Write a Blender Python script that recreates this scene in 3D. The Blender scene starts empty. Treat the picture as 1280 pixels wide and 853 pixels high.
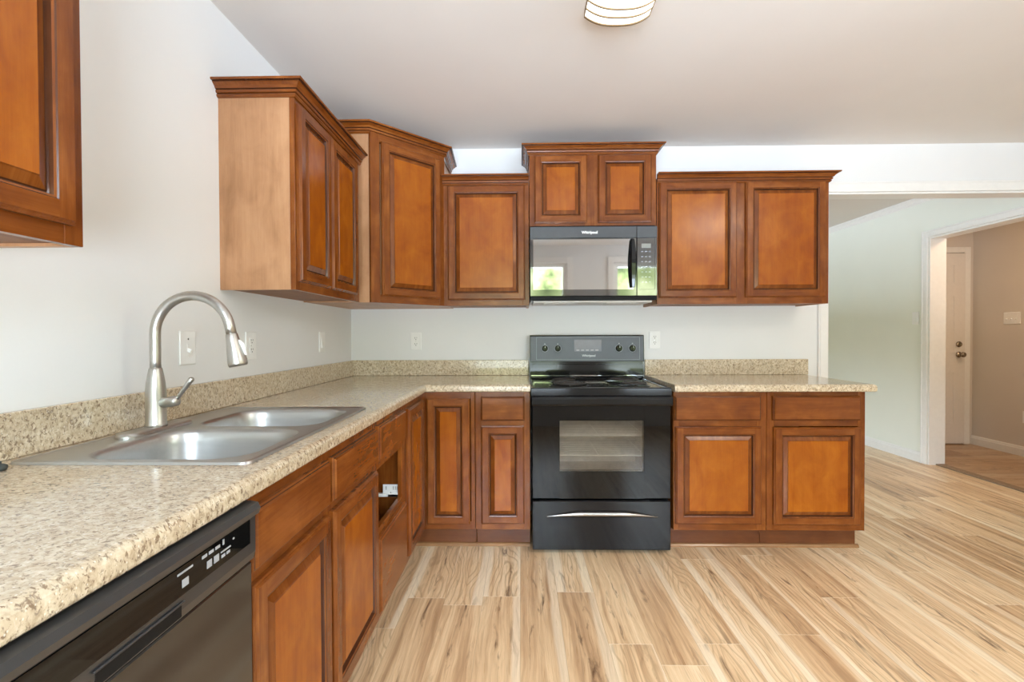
import bpy, bmesh, math, random
from mathutils import Vector, Matrix
random.seed(7)
S = bpy.context.scene
C = S.collection
PI = math.pi

# ------------------------------------------------------------------ camera
cam = bpy.data.cameras.new('camera')
cam.sensor_width = 36.0
cam.lens = 606.64 * 36.0 / 1280.0
cam.clip_start = 0.02
co = bpy.data.objects.new('camera', cam)
C.objects.link(co)
yaw, pitch, roll = 0.0188, -0.0128, -0.004
fw = Vector((-math.sin(yaw), math.cos(yaw), 0)); rt = Vector((math.cos(yaw), math.sin(yaw), 0)); up = Vector((0, 0, 1))
fw, up = fw * math.cos(pitch) + up * math.sin(pitch), up * math.cos(pitch) - fw * math.sin(pitch)
rt, up = rt * math.cos(roll) + up * math.sin(roll), up * math.cos(roll) - rt * math.sin(roll)
m = Matrix((rt, up, -fw)).transposed().to_4x4()
m.translation = Vector((1.153, -3.2734, 1.1944))
co.matrix_world = m
S.camera = co

# ------------------------------------------------------------------ light and exposure
S.view_settings.view_transform = 'Standard'
S.view_settings.look = 'None'
S.view_settings.gamma = 1.0
S.view_settings.use_curve_mapping = False
S.view_settings.exposure = 0.70
S.cycles.use_denoising = True
S.cycles.max_bounces = 10
S.cycles.diffuse_bounces = 6
S.cycles.glossy_bounces = 5
S.cycles.transparent_max_bounces = 12
S.cycles.sample_clamp_indirect = 6.0
SKY = 18.0
FOL = 7.0
GRD = 30.5

def area(name, loc, sx, sy, power, col=(1, 1, 1), rot=(0, 0, 0)):
    d = bpy.data.lights.new(name, 'AREA'); d.shape = 'RECTANGLE'; d.size = sx; d.size_y = sy
    d.energy = power; d.color = col
    o = bpy.data.objects.new(name, d); o.location = loc; o.rotation_euler = rot; C.objects.link(o)
    return o

def portal(name, loc, sx, sy, rot):
    o = area(name, loc, sx, sy, 1.0, rot=rot); o.data.cycles.is_portal = True
    return o

# windows (rear wall y=-4.34, plus unseen ones added for light in the right wall and living room)
REAR = -4.34
WIN = [('window_1', 0.35, 1.80, 0.45, 2.20), ('window_2', 2.45, 3.15, 0.45, 2.20)]
for n, a, b, z0, z1 in WIN:
    portal('daylight_' + n, ((a + b) / 2, REAR - 0.02, (z0 + z1) / 2), b - a, z1 - z0, (PI / 2, 0, 0))
portal('daylight_side', (4.99, -3.45, 1.575), 1.2, 1.25, (PI / 2, 0, PI / 2))  # portal for the unseen window added in the right wall
portal('daylight_living', (-0.13, 2.0, 1.5), 1.4, 1.2, (PI / 2, 0, -PI / 2))  # portal for the unseen window added in the living room
area('lamp_kitchen_rear', (3.3, -2.9, 2.42), 0.5, 0.5, 18, (1.0, 0.92, 0.80))  # unseen area light, added as fill for the kitchen
area('lamp_hall', (5.5, 0.6, 2.40), 0.3, 0.3, 8, (1.0, 0.72, 0.48))

# world: pale sky over a belt of foliage
W = bpy.data.worlds.new('sky'); S.world = W; W.use_nodes = True
wn = W.node_tree; wn.nodes.clear()
def wnode(t, **k):
    n = wn.nodes.new(t)
    for a, b in k.items(): setattr(n, a, b)
    return n
tc = wnode('ShaderNodeTexCoord'); sep = wnode('ShaderNodeSeparateXYZ')
wn.links.new(tc.outputs['Generated'], sep.inputs[0])
n1 = wnode('ShaderNodeTexNoise'); n1.inputs['Scale'].default_value = 14; n1.inputs['Detail'].default_value = 6
n1.inputs['Roughness'].default_value = 0.75
wn.links.new(tc.outputs['Generated'], n1.inputs['Vector'])
n2 = wnode('ShaderNodeTexNoise'); n2.inputs['Scale'].default_value = 5; n2.inputs['Detail'].default_value = 4
wn.links.new(tc.outputs['Generated'], n2.inputs['Vector'])
edge = wnode('ShaderNodeMath', operation='MULTIPLY_ADD'); edge.inputs[1].default_value = 0.40; edge.inputs[2].default_value = -0.02
wn.links.new(n2.outputs['Fac'], edge.inputs[0])
cmpn = wnode('ShaderNodeMath', operation='GREATER_THAN')
wn.links.new(sep.outputs['Z'], cmpn.inputs[0]); wn.links.new(edge.outputs[0], cmpn.inputs[1])
ramp = wnode('ShaderNodeValToRGB')
ramp.color_ramp.elements[0].position = 0.36; ramp.color_ramp.elements[0].color = (0.03, 0.05, 0.02, 1)
ramp.color_ramp.elements[1].position = 0.68; ramp.color_ramp.elements[1].color = (0.95, 1.0, 0.68, 1)
e = ramp.color_ramp.elements.new(0.52); e.color = (0.30, 0.38, 0.17, 1)
wn.links.new(n1.outputs['Fac'], ramp.inputs[0])
b1 = wnode('ShaderNodeBackground'); b1.inputs['Strength'].default_value = FOL
wn.links.new(ramp.outputs[0], b1.inputs['Color'])
b2 = wnode('ShaderNodeBackground'); b2.inputs['Strength'].default_value = SKY; b2.inputs['Color'].default_value = (0.74, 0.88, 1.03, 1)
mx = wnode('ShaderNodeMixShader'); wo = wnode('ShaderNodeOutputWorld')
wn.links.new(cmpn.outputs[0], mx.inputs[0]); wn.links.new(b1.outputs[0], mx.inputs[1]); wn.links.new(b2.outputs[0], mx.inputs[2])
# unseen bright ground below the horizon, added to throw light upward
b3 = wnode('ShaderNodeBackground')
far = wnode('ShaderNodeMapRange'); far.inputs['From Min'].default_value = -0.32; far.inputs['From Max'].default_value = -0.12
far.inputs['To Min'].default_value = GRD * 0.62; far.inputs['To Max'].default_value = GRD * 0.78
wn.links.new(sep.outputs['Z'], far.inputs['Value']); wn.links.new(far.outputs[0], b3.inputs['Strength'])
b3.inputs['Color'].default_value = (0.75, 0.865, 1.02, 1)
low = wnode('ShaderNodeMath', operation='LESS_THAN'); low.inputs[1].default_value = -0.075
wn.links.new(sep.outputs['Z'], low.inputs[0])
mx2 = wnode('ShaderNodeMixShader')
wn.links.new(low.outputs[0], mx2.inputs[0]); wn.links.new(mx.outputs[0], mx2.inputs[1]); wn.links.new(b3.outputs[0], mx2.inputs[2])
wn.links.new(mx2.outputs[0], wo.inputs[0])

# ------------------------------------------------------------------ material helpers
class NT:
    def __init__(self, name):
        self.m = bpy.data.materials.new(name); self.m.use_nodes = True
        self.t = self.m.node_tree; self.t.nodes.clear()
        self.out = self.t.nodes.new('ShaderNodeOutputMaterial')
        self.p = self.t.nodes.new('ShaderNodeBsdfPrincipled')
        self.t.links.new(self.p.outputs[0], self.out.inputs[0])
    def n(self, ty, **k):
        x = self.t.nodes.new(ty)
        for a, b in k.items(): setattr(x, a, b)
        return x
    def put(self, sock, v):
        if hasattr(v, 'is_output'): self.t.links.new(v, sock)
        elif v is not None: sock.default_value = v
    def math(self, op, a, b=None, c=None, clamp=False):
        x = self.n('ShaderNodeMath', operation=op); x.use_clamp = clamp
        self.put(x.inputs[0], a); self.put(x.inputs[1], b); self.put(x.inputs[2], c)
        return x.outputs[0]
    def xyz(self, a, b, c):
        x = self.n('ShaderNodeCombineXYZ')
        self.put(x.inputs[0], a); self.put(x.inputs[1], b); self.put(x.inputs[2], c)
        return x.outputs[0]
    def noise(self, vec, scale=1.0, detail=2.0, rough=0.5, dist=0.0):
        x = self.n('ShaderNodeTexNoise')
        if vec is not None: self.t.links.new(vec, x.inputs['Vector'])
        x.inputs['Scale'].default_value = scale; x.inputs['Detail'].default_value = detail
        x.inputs['Roughness'].default_value = rough; x.inputs['Distortion'].default_value = dist
        return x.outputs['Fac']
    def ramp(self, fac, stops, interp='LINEAR'):
        x = self.n('ShaderNodeValToRGB'); r = x.color_ramp; r.interpolation = interp
        while len(r.elements) < len(stops): r.elements.new(0.5)
        for el, (pos, col) in zip(r.elements, stops):
            el.position = pos
            el.color = (*col, 1) if isinstance(col, tuple) else (col, col, col, 1)
        self.t.links.new(fac, x.inputs[0])
        return x.outputs[0]
    def mix(self, fac, a, b, blend='MIX'):
        x = self.n('ShaderNodeMix', data_type='RGBA', blend_type=blend)
        self.put(x.inputs[0], fac)
        self.put(x.inputs[6], (*a, 1) if isinstance(a, tuple) else a)
        self.put(x.inputs[7], (*b, 1) if isinstance(b, tuple) else b)
        return x.outputs[2]
    def set(self, **k):
        for a, b in k.items():
            s = self.p.inputs[a.replace('_', ' ')]
            if isinstance(b, tuple): b = (*b, 1)
            self.put(s, b)
        return self
    def bump(self, h, strength=0.1, dist=0.002):
        b = self.n('ShaderNodeBump'); b.inputs['Strength'].default_value = strength; b.inputs['Distance'].default_value = dist
        self.t.links.new(h, b.inputs['Height']); self.t.links.new(b.outputs[0], self.p.inputs['Normal'])

def plain(name, col, rough=0.5, metal=0.0, coat=0.0, ior=1.5, var=0.04, scale=30):
    k = NT(name)
    g = k.n('ShaderNodeNewGeometry').outputs['Position']
    f = k.noise(g, scale, 3)
    lo = tuple(c * (1 - var) for c in col); hi = tuple(min(1, c * (1 + var)) for c in col)
    k.set(Base_Color=k.ramp(f, [(0.3, lo), (0.7, hi)]), Roughness=rough, Metallic=metal, IOR=ior)
    if coat: k.set(Coat_Weight=coat, Coat_Roughness=0.05)
    return k.m

def wall_paint(name, col, rough=0.75):
    k = NT(name)
    g = k.n('ShaderNodeNewGeometry').outputs['Position']
    f = k.noise(g, 3.0, 3)
    lo = tuple(c * 0.975 for c in col)
    k.set(Base_Color=k.ramp(f, [(0.3, lo), (0.7, col)]), Roughness=rough)
    k.bump(k.noise(g, 260, 3), 0.08, 0.001)
    return k.m

def wood_mat(name, cols, rough=0.23, coat=0.0, mott=0.55):
    k = NT(name)
    uv = k.n('ShaderNodeUVMap'); uv.uv_map = 'UVMap'
    sp = k.n('ShaderNodeSeparateXYZ'); k.t.links.new(uv.outputs[0], sp.inputs[0])
    rnd = k.n('ShaderNodeObjectInfo').outputs['Random']
    off = k.math('MULTIPLY', rnd, 37.0)
    u, v = sp.outputs[0], sp.outputs[1]
    a = k.noise(k.xyz(k.math('MULTIPLY', u, 2.2), k.math('MULTIPLY', v, 26.0), off), 1.0, 5, 0.6, 0.6)
    f = k.noise(k.xyz(k.math('MULTIPLY', u, 9.0), k.math('MULTIPLY', v, 240.0), off), 1.0, 3, 0.6)
    b = k.noise(k.xyz(k.math('MULTIPLY', u, 7.0), k.math('MULTIPLY', v, 10.0), k.math('ADD', off, 5.0)), 1.0, 4, 0.55, 0.5)
    s = k.math('ADD', k.math('MULTIPLY', a, 1.0 - mott), k.math('MULTIPLY', b, mott))
    s = k.math('ADD', s, k.math('MULTIPLY', k.math('SUBTRACT', f, 0.5), 0.16))
    s = k.math('ADD', s, k.math('MULTIPLY', k.math('SUBTRACT', rnd, 0.5), 0.06))
    c = k.ramp(s, [(0.30, cols[0]), (0.50, cols[1]), (0.70, cols[2])])
    k.set(Base_Color=c, Roughness=rough, IOR=1.45, Coat_Weight=coat, Coat_Roughness=0.12)
    return k.m

def granite_mat(name):
    k = NT(name)
    g = k.n('ShaderNodeNewGeometry').outputs['Position']
    mp = k.n('ShaderNodeMapping'); k.t.links.new(g, mp.inputs[0]); mp.inputs['Rotation'].default_value = (0.5, 0.4, 0.6)
    mp.inputs['Scale'].default_value = (1, 1.25, 0.9)
    p = mp.outputs[0]
    base = k.ramp(k.noise(p, 75, 4, 0.6, 0.4), [(0.32, (0.40, 0.30, 0.19)), (0.46, (0.58, 0.47, 0.33)), (0.58, (0.68, 0.57, 0.41)), (0.70, (0.76, 0.68, 0.54))])
    cr = k.ramp(k.noise(p, 20, 3), [(0.4, 0.0), (0.62, 0.45)])
    c = k.mix(cr, base, (0.52, 0.41, 0.28))
    d1 = k.ramp(k.noise(p, 110, 4, 0.65, 0.6), [(0.54, 0.0), (0.62, 0.9)])
    c = k.mix(d1, c, (0.20, 0.13, 0.08))
    d2 = k.ramp(k.noise(p, 80, 3, 0.65, 1.2), [(0.58, 0.0), (0.66, 0.75)])
    c = k.mix(d2, c, (0.25, 0.19, 0.14))
    v = k.n('ShaderNodeTexVoronoi'); v.inputs['Scale'].default_value = 120; k.t.links.new(p, v.inputs['Vector'])
    d3 = k.ramp(v.outputs['Distance'], [(0.10, 0.7), (0.20, 0.0)])
    c = k.mix(d3, c, (0.85, 0.80, 0.70))
    k.set(Base_Color=c, Roughness=0.16, IOR=1.5, Coat_Weight=0.3, Coat_Roughness=0.08)
    k.bump(k.noise(p, 300, 2), 0.02, 0.0004)
    return k.m

def floor_mat(name, axis='y', pw=0.170, pl=1.22, tint=(1, 1, 1)):
    k = NT(name)
    g = k.n('ShaderNodeNewGeometry').outputs['Position']
    sp = k.n('ShaderNodeSeparateXYZ'); k.t.links.new(g, sp.inputs[0])
    x, y = (sp.outputs[0], sp.outputs[1]) if axis == 'y' else (sp.outputs[1], sp.outputs[0])
    u = k.math('DIVIDE', k.math('ADD', x, 200 * pw - 1.145), pw)
    i = k.math('FLOOR', u); fu = k.math('FRACT', u)
    wn1 = k.n('ShaderNodeTexWhiteNoise', noise_dimensions='1D'); k.t.links.new(i, wn1.inputs['W'])
    v = k.math('ADD', k.math('DIVIDE', k.math('ADD', y, 20.0), pl), k.math('MULTIPLY', wn1.outputs['Value'], 5.0))
    j = k.math('FLOOR', v); fv = k.math('FRACT', v)
    wn2 = k.n('ShaderNodeTexWhiteNoise', noise_dimensions='2D')
    k.t.links.new(k.xyz(i, j, 0.0), wn2.inputs['Vector'])
    r = wn2.outputs['Value']
    w3 = k.n('ShaderNodeSeparateXYZ'); k.t.links.new(wn2.outputs['Color'], w3.inputs[0])
    r1, r2, r3 = w3.outputs
    z = k.math('MULTIPLY', r, 91.0)
    wob = k.noise(k.xyz(k.math('MULTIPLY', x, 6.0), k.math('MULTIPLY', y, 1.9), z), 1.0, 3)
    xw = k.math('ADD', x, k.math('MULTIPLY', k.math('SUBTRACT', wob, 0.5), 0.06))
    # heartwood, each board its own tone
    band = k.noise(k.xyz(k.math('MULTIPLY', xw, 34.0), k.math('MULTIPLY', y, 1.1), z), 1.0, 4, 0.6)
    t = k.math('ADD', k.math('MULTIPLY', band, 0.75), k.math('MULTIPLY', k.math('SUBTRACT', r3, 0.5), 0.24))
    t = k.math('ADD', t, 0.125)
    c = k.ramp(t, [(0.30, (0.40, 0.235, 0.12)), (0.41, (0.57, 0.365, 0.20)), (0.51, (0.70, 0.485, 0.28)), (0.66, (0.80, 0.60, 0.38))])
    # cathedral rings down the middle of some boards
    wv = k.math('ADD', k.math('ABSOLUTE', k.math('SUBTRACT', fu, 0.5)), k.math('MULTIPLY', k.noise(k.xyz(k.math('MULTIPLY', x, 5.0), k.math('MULTIPLY', y, 1.6), z), 1.0, 2), 1.6))
    ring = k.math('SINE', k.math('MULTIPLY', wv, 46.0))
    c = k.mix(k.math('MULTIPLY', k.ramp(ring, [(0.45, 0.0), (1.0, 0.42)]), k.math('GREATER_THAN', r1, 0.45)), c, (0.31, 0.18, 0.085))
    gr = k.noise(k.xyz(k.math('MULTIPLY', xw, 230.0), k.math('MULTIPLY', y, 6.0), z), 1.0, 3, 0.65)
    c = k.mix(k.ramp(gr, [(0.48, 0.0), (0.72, 0.44)]), c, (0.36, 0.21, 0.11))
    # pale sapwood along the board edges
    ew = k.math('ADD', fu, k.math('MULTIPLY', k.math('SUBTRACT', k.noise(k.xyz(k.math('MULTIPLY', y, 1.2), k.math('MULTIPLY', x, 3.0), z), 1.0, 2), 0.5), 0.42))
    sl = k.math('MULTIPLY', k.math('SUBTRACT', k.math('MULTIPLY', k.math('SUBTRACT', r1, 0.35), 0.42), ew), 15.0, clamp=True)
    sr = k.math('MULTIPLY', k.math('SUBTRACT', k.math('MULTIPLY', k.math('SUBTRACT', r2, 0.45), 0.45), k.math('SUBTRACT', 1.0, ew)), 15.0, clamp=True)
    sap = k.math('MULTIPLY', k.math('MULTIPLY', k.math('MAXIMUM', sl, sr), k.math('ADD', 0.45, k.math('MULTIPLY', r3, 0.5))), 0.85)
    c = k.mix(sap, c, k.ramp(gr, [(0.3, (0.88, 0.75, 0.56)), (0.75, (0.76, 0.61, 0.42))]))
    # knots and dark heart streaks
    dk = k.noise(k.xyz(k.math('MULTIPLY', xw, 30.0), k.math('MULTIPLY', y, 3.4), k.math('ADD', z, 31.0)), 1.0, 5, 0.62, 0.8)
    mid = k.ramp(k.math('ABSOLUTE', k.math('SUBTRACT', fu, 0.5)), [(0.10, 1.0), (0.42, 0.25)])
    c = k.mix(k.math('MULTIPLY', k.ramp(dk, [(0.565, 0.0), (0.69, 1.0)]), mid), c, (0.15, 0.08, 0.04))
    # seams
    eu = k.math('MULTIPLY', k.math('MINIMUM', fu, k.math('SUBTRACT', 1.0, fu)), pw)
    ev = k.math('MULTIPLY', k.math('MINIMUM', fv, k.math('SUBTRACT', 1.0, fv)), pl)
    c = k.mix(k.math('MULTIPLY', k.math('LESS_THAN', eu, 0.0009), 0.45), c, (0.30, 0.19, 0.10))
    c = k.mix(k.math('MULTIPLY', k.math('LESS_THAN', ev, 0.0013), 0.6), c, (0.85, 0.72, 0.52))
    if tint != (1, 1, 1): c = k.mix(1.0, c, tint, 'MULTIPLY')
    k.set(Base_Color=c, Roughness=k.ramp(gr, [(0.3, 0.26), (0.7, 0.36)]), IOR=1.45)
    k.bump(gr, 0.05, 0.0006)
    return k.m

def brushed(name, col=(0.62, 0.61, 0.59), rough=0.27, stretch=(300, 6, 300)):
    k = NT(name)
    tcn = k.n('ShaderNodeTexCoord')
    mp = k.n('ShaderNodeMapping'); mp.inputs['Scale'].default_value = stretch
    k.t.links.new(tcn.outputs['Object'], mp.inputs[0])
    f = k.noise(mp.outputs[0], 1.0, 3)
    k.set(Base_Color=k.ramp(f, [(0.3, tuple(c * .92 for c in col)), (0.7, col)]), Metallic=1.0,
          Roughness=k.ramp(f, [(0.3, rough - 0.04), (0.7, rough + 0.05)]))
    return k.m

def emit(name, col, strength):
    k = NT(name)
    g = k.n('ShaderNodeNewGeometry').outputs['Position']
    c = k.ramp(k.noise(g, 8, 2), [(0.3, tuple(v * .97 for v in col)), (0.7, col)])
    k.set(Base_Color=(0.9, 0.88, 0.82), Roughness=0.4, Emission_Color=c, Emission_Strength=strength)
    return k.m

def pane_mat(name, tint, ior):
    k = NT(name)
    tr = k.n('ShaderNodeBsdfTransparent'); gl = k.n('ShaderNodeBsdfGlossy'); fr = k.n('ShaderNodeFresnel'); mxs = k.n('ShaderNodeMixShader')
    g = k.n('ShaderNodeNewGeometry').outputs['Position']
    c = k.ramp(k.noise(g, 40, 2), [(0.3, tuple(v * .96 for v in tint)), (0.7, tint)])
    k.t.links.new(c, tr.inputs[0]); gl.inputs['Roughness'].default_value = 0.02; fr.inputs['IOR'].default_value = ior
    k.t.links.new(fr.outputs[0], mxs.inputs[0]); k.t.links.new(tr.outputs[0], mxs.inputs[1]); k.t.links.new(gl.outputs[0], mxs.inputs[2])
    k.t.links.new(mxs.outputs[0], k.out.inputs[0])
    return k.m

M = {}
M['wall'] = wall_paint('kitchen_wall_paint', (0.78, 0.775, 0.765))
M['ceiling'] = wall_paint('ceiling_paint', (0.77, 0.73, 0.69), 0.85)
M['sage'] = wall_paint('sage_wall_paint', (0.80, 0.81, 0.73))
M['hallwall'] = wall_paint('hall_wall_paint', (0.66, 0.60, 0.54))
M['white'] = plain('white_trim_paint', (0.82, 0.80, 0.77), 0.35, var=0.02)
M['door_paint'] = plain('white_door_paint', (0.74, 0.70, 0.66), 0.4, var=0.02)
M['plate'] = plain('white_plastic', (0.84, 0.83, 0.81), 0.3, var=0.02)
M['slot'] = plain('dark_slot', (0.06, 0.055, 0.05), 0.6)
M['wood'] = wood_mat('stained_maple', [(0.105, 0.023, 0.003), (0.18, 0.048, 0.007), (0.29, 0.092, 0.017)])
M['panel'] = wood_mat('stained_maple_panel', [(0.23, 0.048, 0.002), (0.30, 0.076, 0.003), (0.38, 0.112, 0.006)], mott=0.7)
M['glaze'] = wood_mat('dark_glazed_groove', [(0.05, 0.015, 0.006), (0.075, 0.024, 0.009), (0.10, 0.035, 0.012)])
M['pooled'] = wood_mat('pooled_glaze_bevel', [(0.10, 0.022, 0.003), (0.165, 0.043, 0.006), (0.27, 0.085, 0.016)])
M['veneer'] = wood_mat('maple_veneer_side', [(0.30, 0.140, 0.060), (0.41, 0.205, 0.098), (0.49, 0.265, 0.135)], 0.4, 0.1)
M['inside'] = wood_mat('cabinet_inside', [(0.15, 0.052, 0.014), (0.21, 0.078, 0.022), (0.27, 0.11, 0.034)], 0.5, 0.0)
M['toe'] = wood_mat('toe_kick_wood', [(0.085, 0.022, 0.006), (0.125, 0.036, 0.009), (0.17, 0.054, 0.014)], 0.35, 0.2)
M['shoe'] = wood_mat('shoe_moulding_wood', [(0.18, 0.078, 0.028), (0.26, 0.125, 0.048), (0.34, 0.175, 0.075)], 0.35, 0.2)
M['granite'] = granite_mat('granite_laminate')
M['floor'] = floor_mat('plank_floor')
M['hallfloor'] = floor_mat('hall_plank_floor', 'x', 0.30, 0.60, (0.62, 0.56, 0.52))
M['threshold'] = plain('threshold_strip', (0.22, 0.14, 0.08), 0.4)
M['steel'] = brushed('brushed_steel_sink', (0.50, 0.495, 0.48), 0.36, (8, 120, 120))
M['nickel'] = brushed('brushed_nickel', (0.55, 0.53, 0.495), 0.34, (120, 120, 8))
M['chrome'] = plain('chrome', (0.80, 0.80, 0.80), 0.10, 1.0)
M['satin'] = plain('satin_dark_metal', (0.50, 0.48, 0.46), 0.22, 1.0)
M['rackwire'] = plain('plated_rack_wire', (0.80, 0.78, 0.75), 0.35, 0.3)
M['knobmetal'] = plain('dark_bronze_metal', (0.30, 0.25, 0.19), 0.25, 1.0)
M['black'] = plain('black_gloss_enamel', (0.006, 0.006, 0.007), 0.10, ior=1.42)
M['blackmatte'] = plain('black_matte', (0.010, 0.010, 0.010), 0.5, ior=1.2)
M['charcoal'] = plain('charcoal_coated', (0.085, 0.095, 0.11), 0.38)
M['blackglass'] = plain('black_glass', (0.004, 0.004, 0.004), 0.03, ior=1.38)
M['mwglass'] = plain('microwave_mirror_glass', (0.03, 0.033, 0.036), 0.03, ior=6.0)
M['mwpanel'] = plain('microwave_panel_gloss', (0.015, 0.016, 0.018), 0.05, ior=2.3)
M['mwband'] = plain('microwave_band', (0.055, 0.062, 0.072), 0.25, coat=0.5)
M['ovenglass'] = pane_mat('oven_window_glass', (0.90, 0.87, 0.83), 1.6)
M['clearglass'] = pane_mat('clear_window_glass', (0.97, 0.98, 0.97), 1.45)
M['enamel_gray'] = plain('oven_cavity_enamel', (0.62, 0.58, 0.54), 0.4)
M['coil'] = plain('burner_coil', (0.035, 0.028, 0.025), 0.5)
M['drip'] = plain('drip_pan', (0.04, 0.04, 0.042), 0.2, 0.6)
M['mark'] = plain('light_grey_marking', (0.36, 0.37, 0.39), 0.5)
M['logo'] = plain('white_lettering', (0.85, 0.86, 0.87), 0.4)
M['display'] = plain('grey_display', (0.20, 0.23, 0.27), 0.06, ior=2.4)
M['lcd'] = plain('pale_lcd', (0.24, 0.25, 0.24), 0.3)
M['dw'] = plain('dishwasher_black', (0.012, 0.011, 0.010), 0.10, ior=1.75)
M['dwtop'] = plain('dishwasher_console', (0.030, 0.029, 0.029), 0.28, ior=1.6)
M['lampglass'] = emit('lit_glass', (1.0, 0.95, 0.85), 1.3)
M['bronze'] = plain('brushed_bronze_band', (0.28, 0.20, 0.11), 0.4, 0.5)
M['rubber'] = plain('dark_rubber', (0.05, 0.055, 0.05), 0.6)
M['caulk'] = plain('white_caulk', (0.80, 0.78, 0.74), 0.4)

# ------------------------------------------------------------------ mesh helpers
class MB:
    """collects pieces into one mesh, each piece with its own wood-grain UVs"""
    def __init__(self):
        self.bm = bmesh.new(); self.bm.loops.layers.uv.new('UVMap')
    def add(self, pb, grain='z', mat=0, smooth=False, keepmat=False):
        uv = pb.loops.layers.uv.verify()
        ou, ov = random.uniform(0, 20), random.uniform(0, 20)
        pb.normal_update()
        for f in pb.faces:
            if not keepmat: f.material_index = mat
            f.smooth = smooth
            n = f.normal
            for l in f.loops:
                p = l.vert.co
                if grain == 'z':
                    a, b = p.z, (p.x if abs(n.x) < 0.7 else p.y)
                    if abs(n.z) > 0.8: a, b = p.y, p.x
                elif grain == 'x':
                    a, b = p.x, (p.z if abs(n.z) < 0.7 else p.y)
                    if abs(n.x) > 0.8: a, b = p.y, p.z
                else:
                    a, b = p.y, (p.z if abs(n.z) < 0.7 else p.x)
                    if abs(n.y) > 0.8: a, b = p.x, p.z
                l[uv].uv = (a + ou, b + ov)
        me = bpy.data.meshes.new('tmp'); pb.to_mesh(me); pb.free()
        if me.uv_layers: me.uv_layers[0].name = 'UVMap'
        self.bm.from_mesh(me); bpy.data.meshes.remove(me)
        return self
    def box(self, x0, x1, y0, y1, z0, z1, bev=0.0, grain='z', mat=0, seg=1):
        return self.add(box_bm(x0, x1, y0, y1, z0, z1, bev, seg), grain, mat)
    def build(self, name, mats, parent=None, loc=(0, 0, 0)):
        me = bpy.data.meshes.new(name); self.bm.to_mesh(me); self.bm.free()
        for x in (mats if isinstance(mats, (list, tuple)) else [mats]): me.materials.append(M[x] if isinstance(x, str) else x)
        o = bpy.data.objects.new(name, me); o.location = loc; C.objects.link(o)
        if parent is not None: o.parent = parent
        return o

def box_bm(x0, x1, y0, y1, z0, z1, bev=0.0, seg=1):
    b = bmesh.new(); b.loops.layers.uv.new('UVMap')
    vs = [b.verts.new((x, y, z)) for z in (z0, z1) for y in (y0, y1) for x in (x0, x1)]
    for q in ((0, 2, 3, 1), (4, 5, 7, 6), (0, 1, 5, 4), (2, 6, 7, 3), (0, 4, 6, 2), (1, 3, 7, 5)):
        b.faces.new([vs[i] for i in q])
    if bev > 0:
        bmesh.ops.bevel(b, geom=list(b.edges), offset=bev, segments=seg, profile=0.5, affect='EDGES')
    return b

def prism_bm(poly, axis, a0, a1):
    """polygon in the plane across axis, extruded from a0 to a1"""
    b = bmesh.new(); b.loops.layers.uv.new('UVMap')
    def P(p, a):
        return {'z': (p[0], p[1], a), 'x': (a, p[0], p[1]), 'y': (p[0], a, p[1])}[axis]
    lo = [b.verts.new(P(p, a0)) for p in poly]; hi = [b.verts.new(P(p, a1)) for p in poly]
    n = len(poly)
    b.faces.new(lo); b.faces.new(hi)
    for i in range(n): b.faces.new((lo[i], lo[(i + 1) % n], hi[(i + 1) % n], hi[i]))
    bmesh.ops.recalc_face_normals(b, faces=list(b.faces))
    return b

def lathe_bm(prof, seg=32, mat=None):
    """profile of (r, z) round z, closed at r=0 ends"""
    b = bmesh.new(); b.loops.layers.uv.new('UVMap')
    rings = []
    for r, z in prof:
        if r < 1e-6: rings.append([b.verts.new((0, 0, z))])
        else: rings.append([b.verts.new((r * math.cos(2 * PI * i / seg), r * math.sin(2 * PI * i / seg), z)) for i in range(seg)])
    for A, B in zip(rings, rings[1:]):
        for i in range(seg):
            j = (i + 1) % seg
            if len(A) == 1 and len(B) == 1: continue
            if len(A) == 1: b.faces.new((A[0], B[i], B[j]))
            elif len(B) == 1: b.faces.new((A[i], A[j], B[0]))
            else: b.faces.new((A[i], A[j], B[j], B[i]))
    for R in (rings[0], rings[-1]):
        if len(R) > 1: b.faces.new(R)
    bmesh.ops.recalc_face_normals(b, faces=list(b.faces))
    if mat is not None: b.transform(mat)
    return b

def tube_bm(pts, rad, seg=12, closed=False):
    b = bmesh.new(); b.loops.layers.uv.new('UVMap')
    pts = [Vector(p) for p in pts]; n = len(pts)
    rads = rad if isinstance(rad, (list, tuple)) else [rad] * n
    rings = []; side = None
    for i, p in enumerate(pts):
        if closed: d = (pts[(i + 1) % n] - pts[i - 1]).normalized()
        else: d = (pts[min(i + 1, n - 1)] - pts[max(i - 1, 0)]).normalized()
        if side is None:
            side = d.cross(Vector((0, 0, 1)))
            if side.length < 1e-3: side = d.cross(Vector((0, 1, 0)))
        side = (side - d * side.dot(d)).normalized(); o = d.cross(side)
        rings.append([b.verts.new(p + rads[i] * (math.cos(2 * PI * k / seg) * side + math.sin(2 * PI * k / seg) * o)) for k in range(seg)])
    rng = range(n if closed else n - 1)
    for i in rng:
        A, B = rings[i], rings[(i + 1) % n]
        for k in range(seg):
            b.faces.new((A[k], A[(k + 1) % seg], B[(k + 1) % seg], B[k]))
    if not closed:
        b.faces.new(rings[0]); b.faces.new(rings[-1])
    bmesh.ops.recalc_face_normals(b, faces=list(b.faces))
    return b

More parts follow.
